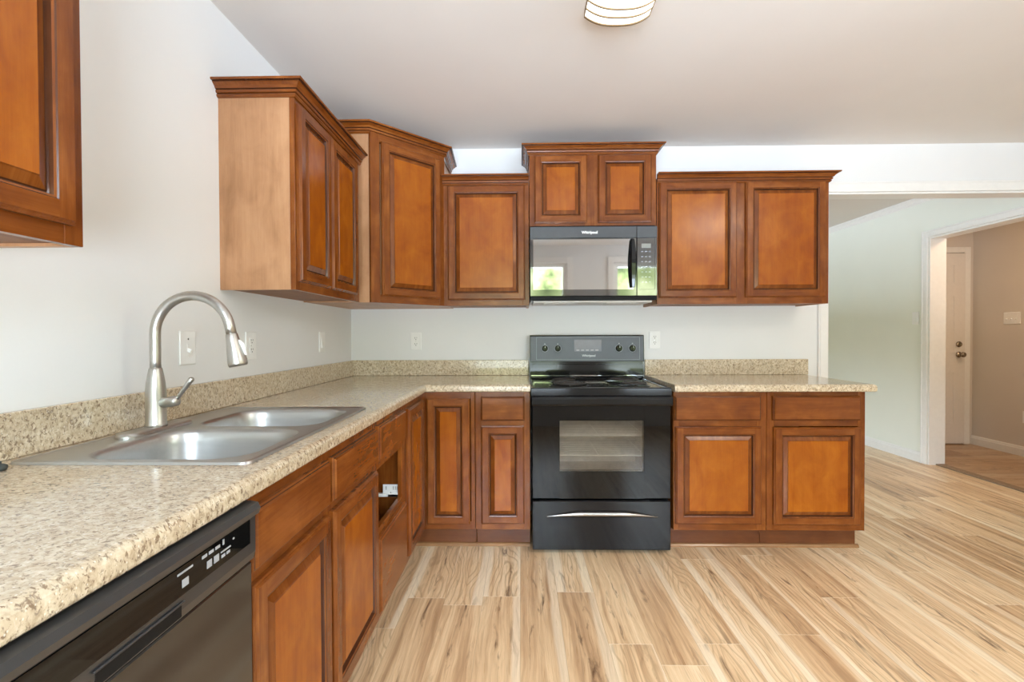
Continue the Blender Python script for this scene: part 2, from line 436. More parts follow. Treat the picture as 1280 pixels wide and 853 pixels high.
def sweep_bm(path, prof, z0, dark=()):
    """profile (out, up) along a plan path, mitred, out to the right of travel"""
    b = bmesh.new(); b.loops.layers.uv.new('UVMap')
    P = [Vector(p) for p in path]; n = len(P)
    dirs = [(P[i + 1] - P[i]).normalized() for i in range(n - 1)]
    rings = []
    for i in range(n):
        a = dirs[max(i - 1, 0)]; c = dirs[min(i, n - 2)]
        na = Vector((a.y, -a.x)); nc = Vector((c.y, -c.x))
        mit = na + nc; mit = mit / max(1e-6, mit.dot(na))
        rings.append([b.verts.new((P[i].x + mit.x * o, P[i].y + mit.y * o, z0 + h)) for o, h in prof])
    m_ = len(prof)
    for A, B in zip(rings, rings[1:]):
        for k in range(m_):
            f = b.faces.new((A[k], A[(k + 1) % m_], B[(k + 1) % m_], B[k]))
            if k in dark: f.material_index = 1
    b.faces.new(rings[0]); b.faces.new(rings[-1])
    bmesh.ops.recalc_face_normals(b, faces=list(b.faces))
    return b

def rrect(x0, x1, y0, y1, r, seg=8):
    out = []
    for cx, cy, a0 in ((x1 - r, y1 - r, 0), (x0 + r, y1 - r, PI / 2), (x0 + r, y0 + r, PI), (x1 - r, y0 + r, 3 * PI / 2)):
        for k in range(seg + 1):
            a = a0 + PI / 2 * k / seg
            out.append((cx + r * math.cos(a), cy + r * math.sin(a)))
    return out

def loft(b, loops):
    R = [[b.verts.new(p) for p in L] for L in loops]
    n = len(R[0])
    for A, B in zip(R, R[1:]):
        for i in range(n): b.faces.new((A[i], A[(i + 1) % n], B[(i + 1) % n], B[i]))
    return R

def thing(name, label, cat, loc=(0, 0, 0), rz=0.0, group=None):
    o = bpy.data.objects.new(name, None); o.empty_display_size = 0.1; C.objects.link(o)
    o.location = loc; o.rotation_euler = (0, 0, rz)
    return tag(o, label, cat, group)
def tag(o, label, cat, group=None):
    o['label'] = label; o['category'] = cat
    if group: o['group'] = group
    return o
def struct(mb, name, mats, loc=(0, 0, 0)):
    o = mb.build(name, mats, None, loc); o['kind'] = 'structure'
    return o

# ------------------------------------------------------------------ the room
H = 2.446
XS = 4.84          # plane of the sage side wall
XE = 3.188         # end of the back wall
ZO = 2.130         # underside of the opening's head
def wall_with_holes(axis, a0, a1, t0, t1, z0, z1, holes):
    """boxes filling a wall along axis ('x' or 'y') minus rectangular holes (a, b, za, zb)"""
    mb = MB()
    cuts = sorted(set([a0, a1] + [v for h in holes for v in h[:2]]))
    for p, q in zip(cuts, cuts[1:]):
        mid = (p + q) / 2; zs = [(z0, z1)]
        for a, b_, za, zb in holes:
            if a < mid < b_:
                zs = [s for lo, hi in zs for s in ((lo, min(hi, za)), (max(lo, zb), hi)) if s[1] - s[0] > 1e-4]
        for lo, hi in zs:
            if axis == 'x': mb.box(p, q, t0, t1, lo, hi)
            else: mb.box(t0, t1, p, q, lo, hi)
    bmesh.ops.remove_doubles(mb.bm, verts=list(mb.bm.verts), dist=1e-5)
    return mb

struct(MB().box(-0.12, XS + 0.07, REAR - 0.12, 3.72, -0.06, 0.0), 'floor', 'floor')
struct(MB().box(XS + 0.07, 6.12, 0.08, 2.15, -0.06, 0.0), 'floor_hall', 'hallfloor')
struct(MB().box(-0.12, 6.12, REAR - 0.12, 3.72, H, H + 0.08), 'ceiling', 'ceiling')
struct(wall_with_holes('y', REAR - 0.12, 3.72, -0.12, 0.0, 0, H, [(1.3, 2.7, 0.9, 2.1)]), 'wall_left', 'wall')
struct(wall_with_holes('x', 0, XS, 0.0, 0.12, 0, H, [(XE, XS, 0, ZO)]), 'wall_back', 'wall')
struct(wall_with_holes('x', 0, XS, REAR - 0.12, REAR, 0, H, [(a, b, z0, z1) for _, a, b, z0, z1 in WIN]), 'wall_rear', 'wall')
struct(wall_with_holes('y', REAR - 0.12, 3.72, XS, XS + 0.14, 0, H, [(0.22, 1.19, 0, 2.06), (-4.05, -2.85, 0.95, 2.2)]), 'wall_right', 'sage')
struct(MB().box(0, XS, 3.60, 3.72, 0, H), 'wall_living', 'sage')
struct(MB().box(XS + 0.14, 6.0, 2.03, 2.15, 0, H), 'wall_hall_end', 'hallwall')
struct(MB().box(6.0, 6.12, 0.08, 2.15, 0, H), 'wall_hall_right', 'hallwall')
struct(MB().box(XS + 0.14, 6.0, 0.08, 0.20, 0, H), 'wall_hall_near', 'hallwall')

def window(name, a, b, z0, z1, yc, mull):
    t = MB(); f = 0.06
    t.box(a, a + f, yc - .04, yc + .04, z0, z1).box(b - f, b, yc - .04, yc + .04, z0, z1)
    t.box(a + f, b - f, yc - .04, yc + .04, z0, z0 + f).box(a + f, b - f, yc - .04, yc + .04, z1 - f, z1)
    for mx_ in mull: t.box(mx_ - .02, mx_ + .02, yc - .03, yc + .03, z0 + f, z1 - f)
    if yc < 0:
        for p_, q_, r_, s_ in ((a - .08, a, z0 - .08, z1 + .08), (b, b + .08, z0 - .08, z1 + .08), (a, b, z1, z1 + .08), (a, b, z0 - .08, z0)): t.box(p_, q_, REAR, REAR + .02, r_, s_, .003)
    o = struct(t, name, 'white')
    MB().box(a + f, b - f, yc - .004, yc + .004, z0 + f, z1 - f).build('pane', 'clearglass', o)
window('window_1', 0.35, 1.80, 0.45, 2.20, REAR - .06, [1.08])
window('window_2', 2.45, 3.15, 0.45, 2.20, REAR - .06, [])
t = MB()
for p_, q_, r_, s_ in ((-4.05, -3.99, .95, 2.2), (-2.91, -2.85, .95, 2.2), (-3.99, -2.91, .95, 1.01), (-3.99, -2.91, 2.14, 2.2), (-3.99, -2.91, 1.55, 1.59)): t.box(XS + .03, XS + .11, p_, q_, r_, s_)
o = struct(t, 'window_4', 'white')  # unseen window, added to brighten the left wall
MB().box(XS + .066, XS + .074, -3.99, -2.91, 1.01, 2.14).build('pane', 'clearglass', o)
t = MB()
for p_, q_, r_, s_ in ((1.3, 1.36, .9, 2.1), (2.64, 2.7, .9, 2.1), (1.36, 2.64, .9, .96), (1.36, 2.64, 2.04, 2.1), (1.36, 2.64, 1.48, 1.52)): t.box(-.10, -.02, p_, q_, r_, s_)
o = struct(t, 'window_3', 'white')  # unseen living room window, added to brighten the sage wall
MB().box(-.064, -.056, 1.36, 2.64, .96, 2.04).build('pane', 'clearglass', o)

# trim round the openings, baseboards, crown
t = MB()
t.box(XE - 0.062, XE, -0.016, 0.0, 0, ZO, .003).box(XE - 0.062, XS, -0.016, 0.0, ZO, ZO + 0.066, .003, 'x')
t.box(XE - 0.050, XE - 0.044, -0.019, -0.012, 0, ZO, 0)
t.box(XE - 0.062, XS, -0.020, -0.012, ZO + .054, ZO + 0.066, .002, 'x')
struct(t, 'trim_1', 'white')
t = MB()
t.box(XE, XE + 0.012, 0.0, 0.12, 0, ZO - .012).box(XE, XS, 0.0, 0.12, ZO - 0.012, ZO - .0005)
struct(t, 'trim_2', 'white')
t = MB()  # cased opening in the sage wall
y0, y1, zt = 0.22, 1.19, 2.06
for xa, xb in ((XS - 0.018, XS), (XS + 0.14, XS + 0.158)):
    t.box(xa, xb, y1, y1 + 0.058, 0, zt + .058, .004).box(xa, xb, y0 - 0.0, y1, zt, zt + 0.058, .004, 'y')
t.box(XS - 0.024, XS - .012, y1 + .044, y1 + 0.058, 0, zt + .058, .003).box(XS - 0.024, XS - .012, y0, y1 + .044, zt + .044, zt + 0.058, .003, 'y')
t.box(XS, XS + 0.14, y1 - 0.014, y1 - .0005, 0, zt).box(XS, XS + 0.14, y0, y1 - .014, zt - 0.014, zt - .0005)
struct(t, 'trim_3', 'white')
t = MB().box(XS + 0.055, XS + 0.135, 0.22, 1.175, 0, 0.012, .005, 'y')
struct(t, 'trim_4', 'threshold')
def base_prof(h=0.095):
    return [(0, 0), (0.014, 0), (0.014, h * .72), (0.010, h * .80), (0.008, h * .93), (0.004, h), (0, h)]
# out is to the right of travel: along -y the right-hand side is -x
struct(MB().add(sweep_bm([(XS, 3.58), (XS, 1.25)], base_prof(), 0.0)), 'baseboard_right', 'white')
struct(MB().add(sweep_bm([(6.0, 2.03), (6.0, 0.2)], base_prof(), 0.0)), 'baseboard_hall', 'white')
cr = [(0, 0), (0.006, 0), (0.010, 0.008), (0.016, 0.012), (0.020, 0.024), (0.034, 0.040), (0.044, 0.046), (0.046, 0.056), (0, 0.056)]
struct(MB().add(sweep_bm([(XS, 3.60), (XS, 0.12)], cr, H - 0.057)), 'trim_5', 'white')

# hall door in the end wall
d = MB()
dx0, dx1, dz = 5.085, 5.895, 2.045
d.box(dx0, dx1, 2.000, 2.028, 0.012, dz, .002)
for xa, xb in ((dx0 + .11, dx0 + .36), (dx1 - .36, dx1 - .11)):
    for za, zb in ((0.22, 0.78), (0.98, 1.60), (1.72, 1.93)):
        d.box(xa, xb, 1.996, 2.001, za, za + .012).box(xa, xb, 1.996, 2.001, zb - .012, zb)
        d.box(xa, xa + .012, 1.996, 2.001, za + .012, zb - .012).box(xb - .012, xb, 1.996, 2.001, za + .012, zb - .012)
        d.box(xa + .04, xb - .04, 1.996, 2.001, za + .04, zb - .04, .003)
door = struct(d, 'door_1', 'door_paint')
RX = Matrix.Rotation(PI / 2, 4, 'X')
def at(x, y, z): return Matrix.Translation((x, y, z))
k = MB().add(lathe_bm([(0, 0), (.030, 0), (.032, .004), (.026, .012), (.010, .014), (.010, .034), (.022, .040), (.028, .052), (.026, .064), (.014, .072), (0, .073)], 20, at(dx1 - .07, 1.997, 0.965) @ RX), smooth=True)
k.build('door_knob', 'knobmetal', door)
k = MB().add(lathe_bm([(0, 0), (.030, 0), (.031, .006), (.027, .014), (.018, .018), (0, .019)], 20, at(dx1 - .07, 1.997, 1.075) @ RX), smooth=True)
k.box(dx1 - .074, dx1 - .066, 1.968, 1.98, 1.06, 1.09, .002)
k.build('deadbolt', 'knobmetal', door)
t = MB()
t.box(dx1 + .004, dx1 + .066, 2.010, 2.030, 0, dz + .07, .004).box(dx0 - .066, dx0 - .004, 2.010, 2.030, 0, dz + .07, .004)
t.box(dx0 - .004, dx1 + .004, 2.010, 2.030, dz + .008, dz + .07, .004, 'x')
struct(t, 'trim_6', 'white')

# ------------------------------------------------------------------ cabinet parts
FW, TH = 0.050, 0.020
def door_parts(parent, w, h, loc, rz=0.0, fwid=FW, name='door'):
    """frame-and-raised-panel door: local x 0..w, z 0..h, front at y=-TH"""
    b = bmesh.new(); b.loops.layers.uv.new('UVMap')
    q = 0.0075
    def L(i, y): return [(i, y, i), (w - i, y, i), (w - i, y, h - i), (i, y, h - i)]
    mb = MB()
    R = loft(b, [L(0, 0), L(0, -TH + .009), L(.0025, -TH + .0055), L(.0045, -TH + .0050), L(q, -TH)])
    b.faces.new(list(reversed(R[0])))
    for f in b.faces: f.material_index = 0
    bmesh.ops.recalc_face_normals(b, faces=list(b.faces)); 
    mb.add(b, 'z', 0)
    # stiles full height, rails between
    def quad(x0, x1, z0, z1, grain):
        b2 = bmesh.new(); b2.loops.layers.uv.new('UVMap')
        b2.faces.new([b2.verts.new(p) for p in ((x0, -TH, z0), (x1, -TH, z0), (x1, -TH, z1), (x0, -TH, z1))])
        mb.add(b2, grain, 0)
    g = fwid - 0.010
    quad(q, g, q, h - q, 'z'); quad(w - g, w - q, q, h - q, 'z')
    quad(g, w - g, q, g, 'x'); quad(g, w - g, h - g, h - q, 'x')
    # inner sticking
    b3 = bmesh.new(); b3.loops.layers.uv.new('UVMap')
    R = loft(b3, [L(g, -TH), L(g + .002, -TH + .0025), L(g + .006, -TH + .004), L(g + .008, -TH + .011), L(g + .010, -TH + .015)])
    for f in b3.faces: f.normal_update()
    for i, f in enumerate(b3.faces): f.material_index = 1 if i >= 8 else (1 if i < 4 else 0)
    mb.add(b3, 'z', keepmat=True)
    for f in mb.bm.faces:
        pass
    o = mb.build(name, ['wood', 'glaze'], parent, loc); o.rotation_euler = (0, 0, rz)
    # raised panel
    b4 = bmesh.new(); b4.loops.layers.uv.new('UVMap')
    s = fwid - .002
    bev = min(0.026, (w - 2 * s) * 0.22)
    R = loft(b4, [L(s, -TH + .018), L(s, -TH + .0145), L(s + .003, -TH + .0145), L(s + .005, -TH + .0125), L(s + bev - .002, -TH + .0045), L(s + bev, -TH + .0020)])
    b4.faces.new(R[-1]); b4.faces.new(list(reversed(R[0])))
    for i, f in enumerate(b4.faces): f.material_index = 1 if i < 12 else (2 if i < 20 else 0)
    bmesh.ops.recalc_face_normals(b4, faces=list(b4.faces))
    MB().add(b4, 'z', keepmat=True).build('raised_panel', ['panel', 'glaze', 'pooled'], o)
    return o

def drawer_front(parent, w, h, loc, name='drawer_front'):
    b = bmesh.new(); b.loops.layers.uv.new('UVMap')
    def L(i, y): return [(i, y, i), (w - i, y, i), (w - i, y, h - i), (i, y, h - i)]
    R = loft(b, [L(0, 0), L(0, -TH + .010), L(.0025, -TH + .006), L(.005, -TH + .0052), L(.0085, -TH)])
    b.faces.new(R[-1]); b.faces.new(list(reversed(R[0])))
    for i, f in enumerate(b.faces): f.material_index = 1 if 8 <= i < 12 else 0
    bmesh.ops.recalc_face_normals(b, faces=list(b.faces))
    return MB().add(b, 'x', keepmat=True).build(name, ['wood', 'glaze'], parent, loc)

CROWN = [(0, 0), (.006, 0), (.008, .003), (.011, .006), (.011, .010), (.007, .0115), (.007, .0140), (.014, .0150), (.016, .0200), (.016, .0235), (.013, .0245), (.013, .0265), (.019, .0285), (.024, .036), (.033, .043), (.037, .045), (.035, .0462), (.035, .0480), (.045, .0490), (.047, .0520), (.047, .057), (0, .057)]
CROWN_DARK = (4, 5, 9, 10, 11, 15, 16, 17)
ST = 0.016

def carcass(parent, w, d, z0, z1, top=True, side='veneer', inner='inside', rails=True):
    mb = MB()
    y1 = -(d - 0.019)
    mb.box(0, ST, y1, 0, z0, z1, 0).box(w - ST, w, y1, 0, z0, z1, 0)
    mb.box(ST, w - ST, y1, 0, z0 + .006, z0 + .022, 0, 'x', 1)
    mb.box(ST, w - ST, -.008, 0, z0 + .022, z1, 0, 'z', 1)
    if top: mb.box(ST, w - ST, y1, -.008, z1 - .016, z1, 0, 'x', 1)
    return mb.build('carcass', [side, inner], parent)

def frame(parent, d, xs, zs, w, z0, z1, wide=0.042):
    """face frame: stiles at xs (left edge, right edge), rails at zs (bottom, top) in each bay"""
    mb = MB(); ya, yb = -d, -(d - 0.019)
    for a, b in xs: mb.box(a, b, ya, yb, z0, z1, .0012)
    for (a0, a), (b, b1) in zip(xs, xs[1:]):
        for lo, hi in zs: mb.box(a, b, ya + .0004, yb, lo, hi, .0008, 'x')
    return mb.build('face_frame', 'wood', parent)

def wall_cabinet(name, label, loc, rz, w, d, z0, z1, doors, stiles, crown_path, crown_z, group='upper kitchen cabinets', side='veneer'):
    t = thing(name, label, 'cabinet', (loc[0], loc[1], z0), rz, group)
    h = z1 - z0
    carcass(t, w, d, 0, h, side=side)
    frame(t, d, stiles, [(0, .045), (h - .045, h)], w, 0, h)
    for a, b, lo, hi in doors: door_parts(t, b - a, hi - lo, (a, -d - .0005, lo - z0))
    if crown_path:
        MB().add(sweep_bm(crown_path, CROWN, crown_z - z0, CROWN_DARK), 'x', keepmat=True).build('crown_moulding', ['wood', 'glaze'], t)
    return t

D = 0.324
g = 'upper kitchen cabinets'
# near-left wall cabinet
w = .762; y0 = -2.331 - w
wall_cabinet('wall_cabinet', 'upper cabinet at the left edge, cut off by the frame above the counter', (0, y0, 0), PI / 2, w, .292, 1.370, 2.134,
             [(.028, .373, 1.405, 2.10), (.378, w - .030, 1.405, 2.10)], [(0, .04), (w - .04, w)],
             [(0, 0), (0, -.292), (w, -.292), (w, 0)], 2.100)
# far-left wall cabinet
w = 1.431 - .702
wall_cabinet('wall_cabinet', 'two-door upper cabinet on the left wall with a pale maple side panel', (0, -1.431, 0), PI / 2, w, .292, 1.371, 2.134,
             [(.012, .316, 1.404, 2.085), (.332, w - .070, 1.404, 2.085)], [(0, .04), (w - .085, w)],
             [(0, 0), (0, -.292), (w + .014, -.292)], 2.102)
# diagonal corner wall cabinet
t = thing('corner_wall_cabinet', 'tall diagonal corner upper cabinet with one door', 'cabinet', (0, 0, 1.372), 0, g)
P0, P1 = Vector((.338, -.673)), Vector((.677, -.305)); dd = (P1 - P0); Ld = dd.length; dd.normalize(); nn = Vector((dd.y, -dd.x)); ang = math.atan2(dd.y, dd.x)
h = 2.286 - 1.372
mb = MB().add(prism_bm([(0, -.001), (.677, -.001), (.677, -.305), (.338, -.673), (0, -.673)], 'z', 0, h), 'z')
mb.build('carcass', 'veneer', t)
mb = MB()
for a, b, lo, hi, gr_ in ((0, .055, 0, h, 'z'), (Ld - .042, Ld, 0, h, 'z'), (.055, Ld - .042, 0, .045, 'x'), (.055, Ld - .042, h - .045, h, 'x')):
    mb.box(a, b, -.019, -.0003, lo, hi, .0012, gr_)
fr = mb.build('face_frame', 'wood', t, (P0.x, P0.y, 0)); fr.rotation_euler = (0, 0, ang)
o = door_parts(t, .395, .835, (P0.x + dd.x * .062 + nn.x * .0195, P0.y + dd.y * .062 + nn.y * .0195, .038), ang)
F0, F1 = P0 + nn * .019, P1 + nn * .019
MB().add(sweep_bm([(0, -.6735), (F0.x - .012, -.6735), (F1.x, F1.y + .004), (.6775, -.001)], CROWN, 2.276 - 1.372, CROWN_DARK), 'x', keepmat=True).build('crown_moulding', ['wood', 'glaze'], t)
# back wall uppers
wall_cabinet('wall_cabinet', 'single-door upper cabinet between the diagonal corner cabinet and the microwave', (.680, 0, 0), 0, .523, D, 1.372, 2.134,
             [(.030, .498, 1.406, 2.097)], [(0, .04), (.483, .523)], [(0, -D), (.523, -D)], 2.100)
wall_cabinet('wall_cabinet', 'short two-door upper cabinet mounted above the microwave', (1.2065, 0, 0), 0, .763, D, 1.846, 2.286,
             [(.030, .347, 1.868, 2.274), (.412, .732, 1.868, 2.274)], [(0, .04), (.335, .425), (.723, .763)],
             [(0, -.001), (0, -D), (.763, -D), (.763, -.001)], 2.279)
w = 2.997 - 1.973
wall_cabinet('wall_cabinet', 'wide two-door upper cabinet right of the microwave', (1.973, 0, 0), 0, w, D, 1.375, 2.134,
             [(.010, .474, 1.414, 2.106), (.526, w - .025, 1.414, 2.106)], [(0, .03), (.46, .54), (w - .04, w)],
             [(0, -D), (w, -D), (w, -.001)], 2.100)

# ---- base cabinets
ZB, ZT, BD = 0.120, 0.8815, 0.61
RAILS = [(ZB, ZB + .045), (.690, .730), (ZT - .035, ZT)]
def toe(parent, w, x0=0.0):
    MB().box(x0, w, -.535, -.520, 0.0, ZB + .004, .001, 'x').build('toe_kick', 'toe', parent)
def base_cab(label, loc, rz, w, fronts, stiles, rails=RAILS, name='base_cabinet'):
    t = thing(name, label, 'cabinet', loc, rz, 'base kitchen cabinets')
    carcass(t, w, BD, ZB, ZT, top=False, side='wood')
    frame(t, BD, stiles, rails, w, ZB, ZT)
    for kind, a, b, lo, hi in fronts:
        if kind == 'door': door_parts(t, b - a, hi - lo, (a, -BD - .0005, lo))
        else: drawer_front(t, b - a, hi - lo, (a, -BD - .0005, lo))
    toe(t, w)
    return t

SB0 = -2.345
base_cab('two-door sink base cabinet beside the dishwasher', (0.001, SB0, 0), PI / 2, .840,
         [('door', .010, .390, .156, .700), ('door', .418, .829, .156, .700), ('drawer', .010, .390, .727, .852), ('drawer', .418, .829, .727, .852)],
         [(0, .03), (.37, .44), (.815, .840)])
DB0, DW_ = -1.503, .447
t = base_cab('drawer base cabinet with its middle drawer missing', (0.001, DB0, 0), PI / 2, DW_,
             [('drawer', .014, DW_ - .026, .727, .857), ('drawer', .014, DW_ - .026, .156, .436)],
             [(0, .03), (DW_ - .042, DW_)], [(ZB, ZB + .045), (.424, .462), (.690, .735), (ZT - .035, ZT)])
# white slide brackets in the open bay
for sgn, xx in ((1, DW_ - ST), (-1, ST)):
    mb = MB()
    xa, xb = (xx - .012, xx - .009) if sgn > 0 else (xx + .009, xx + .012)
    xo = xx if sgn > 0 else xa
    mb.box(min(xa, xb), max(xa, xb), -.600, -.520, .462, .515, .001)
    lo, hi = (xx - .024, xx - .0005) if sgn > 0 else (xx + .0005, xx + .024)
    mb.box(lo, hi, -.590, -.060, .462, .474, .001)
    mb.box(lo, hi, -.590, -.545, .462, .476, .001)
    for (hy, hz) in ((-.535, .503), (-.535, .495), (-.568, .503), (-.568, .495), (-.578, .503), (-.578, .495), (-.588, .503), (-.588, .495), (-.556, .478), (-.580, .470)):
        fx = xa - .0006 if sgn > 0 else xb - .0002
        mb.box(fx, fx + .0008, hy - .0022, hy + .0022, hz - .0022, hz + .0022, 0, 'z', 1)
    br = mb.build('slide_bracket', ['plate', 'slot'], t); br['label'] = 'white drawer slide bracket with screw holes'
br = MB().box(.068, .100, -.592, -.560, .4622, .4660, .001).box(.068, .071, -.592, -.560, .4660, .505, .001).build('slide_bracket', 'plate', t)
br['label'] = 'white bracket standing on the rail of the open bay'
# corner base
t = thing('corner_base_cabinet', 'corner base cabinet with two doors meeting at a right angle', 'cabinet', (0, 0, 0), 0, 'base kitchen cabinets')
XC, YC = .896, -1.054
mb = MB()
fi = BD - .019
mb.box(.001, fi, YC, YC + ST, ZB, ZT).box(XC - ST, XC, -fi, -.001, ZB, ZT)
mb.box(.001, .009, YC + ST, -.001, ZB + .02, ZT).box(.009, XC - ST, -.009, -.001, ZB + .02, ZT)
mb.add(prism_bm([(.001, -.001), (XC - ST, -.001), (XC - ST, -fi), (fi, -fi), (fi, YC + ST), (.001, YC + ST)], 'z', ZB + .002, ZB + .018), 'y', 1)
mb.build('carcass', ['wood', 'inside'], t)
mb = MB()
for a, b in ((BD - .019, BD + .022), (XC - .022, XC)): mb.box(a, b, -BD, -BD + .019, ZB, ZT, .001)
for lo, hi in ((ZB, ZB + .045), (ZT - .04, ZT)): mb.box(BD + .022, XC - .022, -BD, -BD + .019, lo, hi, .001, 'x')
for a, b in ((YC, YC + .045), (-BD - .032, -BD - .0005)): mb.box(BD - .019, BD, a, b, ZB, ZT, .001)
for lo, hi in ((ZB, ZB + .045), (ZT - .04, ZT)): mb.box(BD - .019, BD, YC + .045, -BD - .032, lo, hi, .001, 'y')
mb.build('face_frame', 'wood', t)
door_parts(t, .238, .847 - .152, (.632, -BD - .0005, .152))
door_parts(t, .345, .847 - .152, (BD + .0005, -1.010, .152), PI / 2)
MB().box(.52, XC, -.535, -.520, 0, ZB + .002, .001, 'x').box(.520, .535, YC, -.535, 0, ZB + .002, .001, 'y').build('toe_kick', 'toe', t)
# narrow base left of the range
w = 1.200 - .899
base_cab('narrow base cabinet with one drawer, left of the range', (.899, -.001, 0), 0, w,
         [('door', .032, w - .032, .156, .695), ('drawer', .032, w - .030, .724, .856)], [(0, .035), (w - .035, w)])
# two bases right of the range
base_cab('base cabinet directly right of the range', (1.983, -.001, 0), 0, .503,
         [('door', .008, .472, .158, .690), ('drawer', .004, .468, .724, .857)], [(0, .03), (.450, .503)])
base_cab('end base cabinet under the overhanging worktop corner', (2.488, -.001, 0), 0, .529,
         [('door', .033, .500, .155, .687), ('drawer', .027, .496, .724, .857)], [(0, .04), (.489, .529)])
# shoe moulding at the toe kicks
shoe = [(0, 0), (.016, 0), (.015, .008), (.010, .015), (0, .018)]
struct(MB().add(sweep_bm([(.536, -.5365), (1.199, -.5365)], shoe, 0.0), 'x'), 'trim_7', 'shoe')
struct(MB().add(sweep_bm([(.536, SB0), (.536, -.5365)], [(o_, h_) for o_, h_ in shoe], 0.0), 'y'), 'trim_8', 'shoe')
struct(MB().add(sweep_bm([(1.984, -.5365), (3.030, -.5365)], shoe, 0.0), 'x'), 'trim_9', 'shoe')

# ------------------------------------------------------------------ worktops
ZC0, ZC1, CD = 0.882, 0.922, 0.635
def worktop(name, label, outer, hole, front_edges, splash, extra=None):
    """outer polygon cells: list of (x0,x1,y0,y1); hole cell removed; rolled front edges"""
    xs = sorted(set([c[0] for c in outer] + [c[1] for c in outer] + ([hole[0], hole[1]] if hole else [])))
    ys = sorted(set([c[2] for c in outer] + [c[3] for c in outer] + ([hole[2], hole[3]] if hole else [])))
    b = bmesh.new(); b.loops.layers.uv.new('UVMap'); V = {}
    def v(x, y, z):
        key = (round(x, 5), round(y, 5), round(z, 5))
        if key not in V: V[key] = b.verts.new(key)
        return V[key]
    def inside(x, y):
        if hole and hole[0] < x < hole[1] and hole[2] < y < hole[3]: return False
        return any(c[0] < x < c[1] and c[2] < y < c[3] for c in outer)
    cells = [(p, q, r_, s) for p, q in zip(xs, xs[1:]) for r_, s in zip(ys, ys[1:]) if inside((p + q) / 2, (r_ + s) / 2)]
    cs = set(cells)
    for (p, q, r_, s) in cells:
        b.faces.new([v(p, r_, ZC1), v(q, r_, ZC1), v(q, s, ZC1), v(p, s, ZC1)])
        b.faces.new([v(p, s, ZC0), v(q, s, ZC0), v(q, r_, ZC0), v(p, r_, ZC0)])
        for (A, B, mx_, my_) in (((p, r_), (q, r_), (p + q) / 2, r_ - 1e-4), ((q, r_), (q, s), q + 1e-4, (r_ + s) / 2), ((q, s), (p, s), (p + q) / 2, s + 1e-4), ((p, s), (p, r_), p - 1e-4, (r_ + s) / 2)):
            if not inside(mx_, my_):
                b.faces.new([v(*A, ZC0), v(*B, ZC0), v(*B, ZC1), v(*A, ZC1)])
    bmesh.ops.recalc_face_normals(b, faces=list(b.faces))
    ed = []
    for e_ in b.edges:
        p, q = e_.verts[0].co, e_.verts[1].co
        if abs(p.z - q.z) < 1e-6 and front_edges(p, q): ed.append((e_, p.z))
    top = [e_ for e_, z in ed if z > .9]
    bmesh.ops.bevel(b, geom=top, offset=.016, segments=5, profile=.5, affect='EDGES')
    bot = [e_ for e_ in b.edges if abs(e_.verts[0].co.z - ZC0) < 1e-6 and abs(e_.verts[1].co.z - ZC0) < 1e-6 and front_edges(e_.verts[0].co, e_.verts[1].co)]
    bmesh.ops.bevel(b, geom=bot, offset=.008, segments=3, profile=.5, affect='EDGES')
    mb = MB().add(b, 'x')
    t = thing(name, label, 'worktop', (0, 0, 0))
    mb.build('top', 'granite', t)
    sb = MB()
    for s in splash: sb.box(*s, ZC1 + .0003, 1.026, .0035, 'x', 0, 2)
    sb.build('backsplash', 'granite', t)
    return t
END = -2.975
SINK = (.075, .560, -2.245, -1.498)
def fe(p, q):
    on_left = abs(p.x - CD) < 1e-3 and abs(q.x - CD) < 1e-3 and min(p.y, q.y) < -CD - 1e-4
    on_back = abs(p.y + CD) < 1e-3 and abs(q.y + CD) < 1e-3 and max(p.x, q.x) > CD + 1e-4
    return on_left or on_back
worktop('worktop', 'L-shaped speckled granite-look worktop holding the sink', [(.001, CD, END, -.001), (.001, 1.203, -CD, -.001)], SINK, fe,
        [(.001, .021, END, -.0215), (.001, 1.203, -.021, -.001)])
def fe2(p, q):
    f = abs(p.y + CD + .02) < 1e-3 and abs(q.y + CD + .02) < 1e-3
    r = abs(p.x - 3.050) < 1e-3 and abs(q.x - 3.050) < 1e-3
    return f or r
worktop('worktop', 'short speckled granite-look worktop right of the range', [(1.979, 3.050, -CD - .02, -.001)], None, fe2, [(1.979, 3.058, -.021, -.001)])

# ------------------------------------------------------------------ sink
t = thing('sink', 'double-bowl stainless steel sink set in the worktop', 'sink', (0, 0, ZC1))
b = bmesh.new(); b.loops.layers.uv.new('UVMap')
ox0, ox1, oy0, oy1 = .055, .580, -2.268, -1.478
b1 = (.160, .545, -2.238, -1.897); b2 = (.160, .545, -1.858, -1.530)
def ring(pts, z): return [b.verts.new((x, y, z)) for x, y in pts]
o0 = ring(rrect(ox0, ox1, oy0, oy1, .022), .0005); o1 = ring(rrect(ox0 + .002, ox1 - .002, oy0 + .002, oy1 - .002, .022), .006)
o2 = ring(rrect(ox0 + .009, ox1 - .009, oy0 + .009, oy1 - .009, .018), .0075); o3 = ring(rrect(ox0 + .016, ox1 - .016, oy0 + .016, oy1 - .016, .014), .0050)
for A, B in ((o0, o1), (o1, o2), (o2, o3)):
    for i in range(len(A)): b.faces.new((A[i], A[(i + 1) % len(A)], B[(i + 1) % len(A)], B[i]))
edges = [b.edges.get((o3[i], o3[(i + 1) % len(o3)])) for i in range(len(o3))]
for bb in (b1, b2):
    r_ = ring(rrect(*bb, .085), .0050)
    for i in range(len(r_)): edges.append(b.edges.new((r_[i], r_[(i + 1) % len(r_)])))
bmesh.ops.triangle_fill(b, edges=edges, use_beauty=True)
bmesh.ops.recalc_face_normals(b, faces=list(b.faces))
if sum(f.normal.z for f in b.faces) < 0: bmesh.ops.reverse_faces(b, faces=list(b.faces))
MB().add(b, 'x', 0, False).build('rim', 'steel', t)
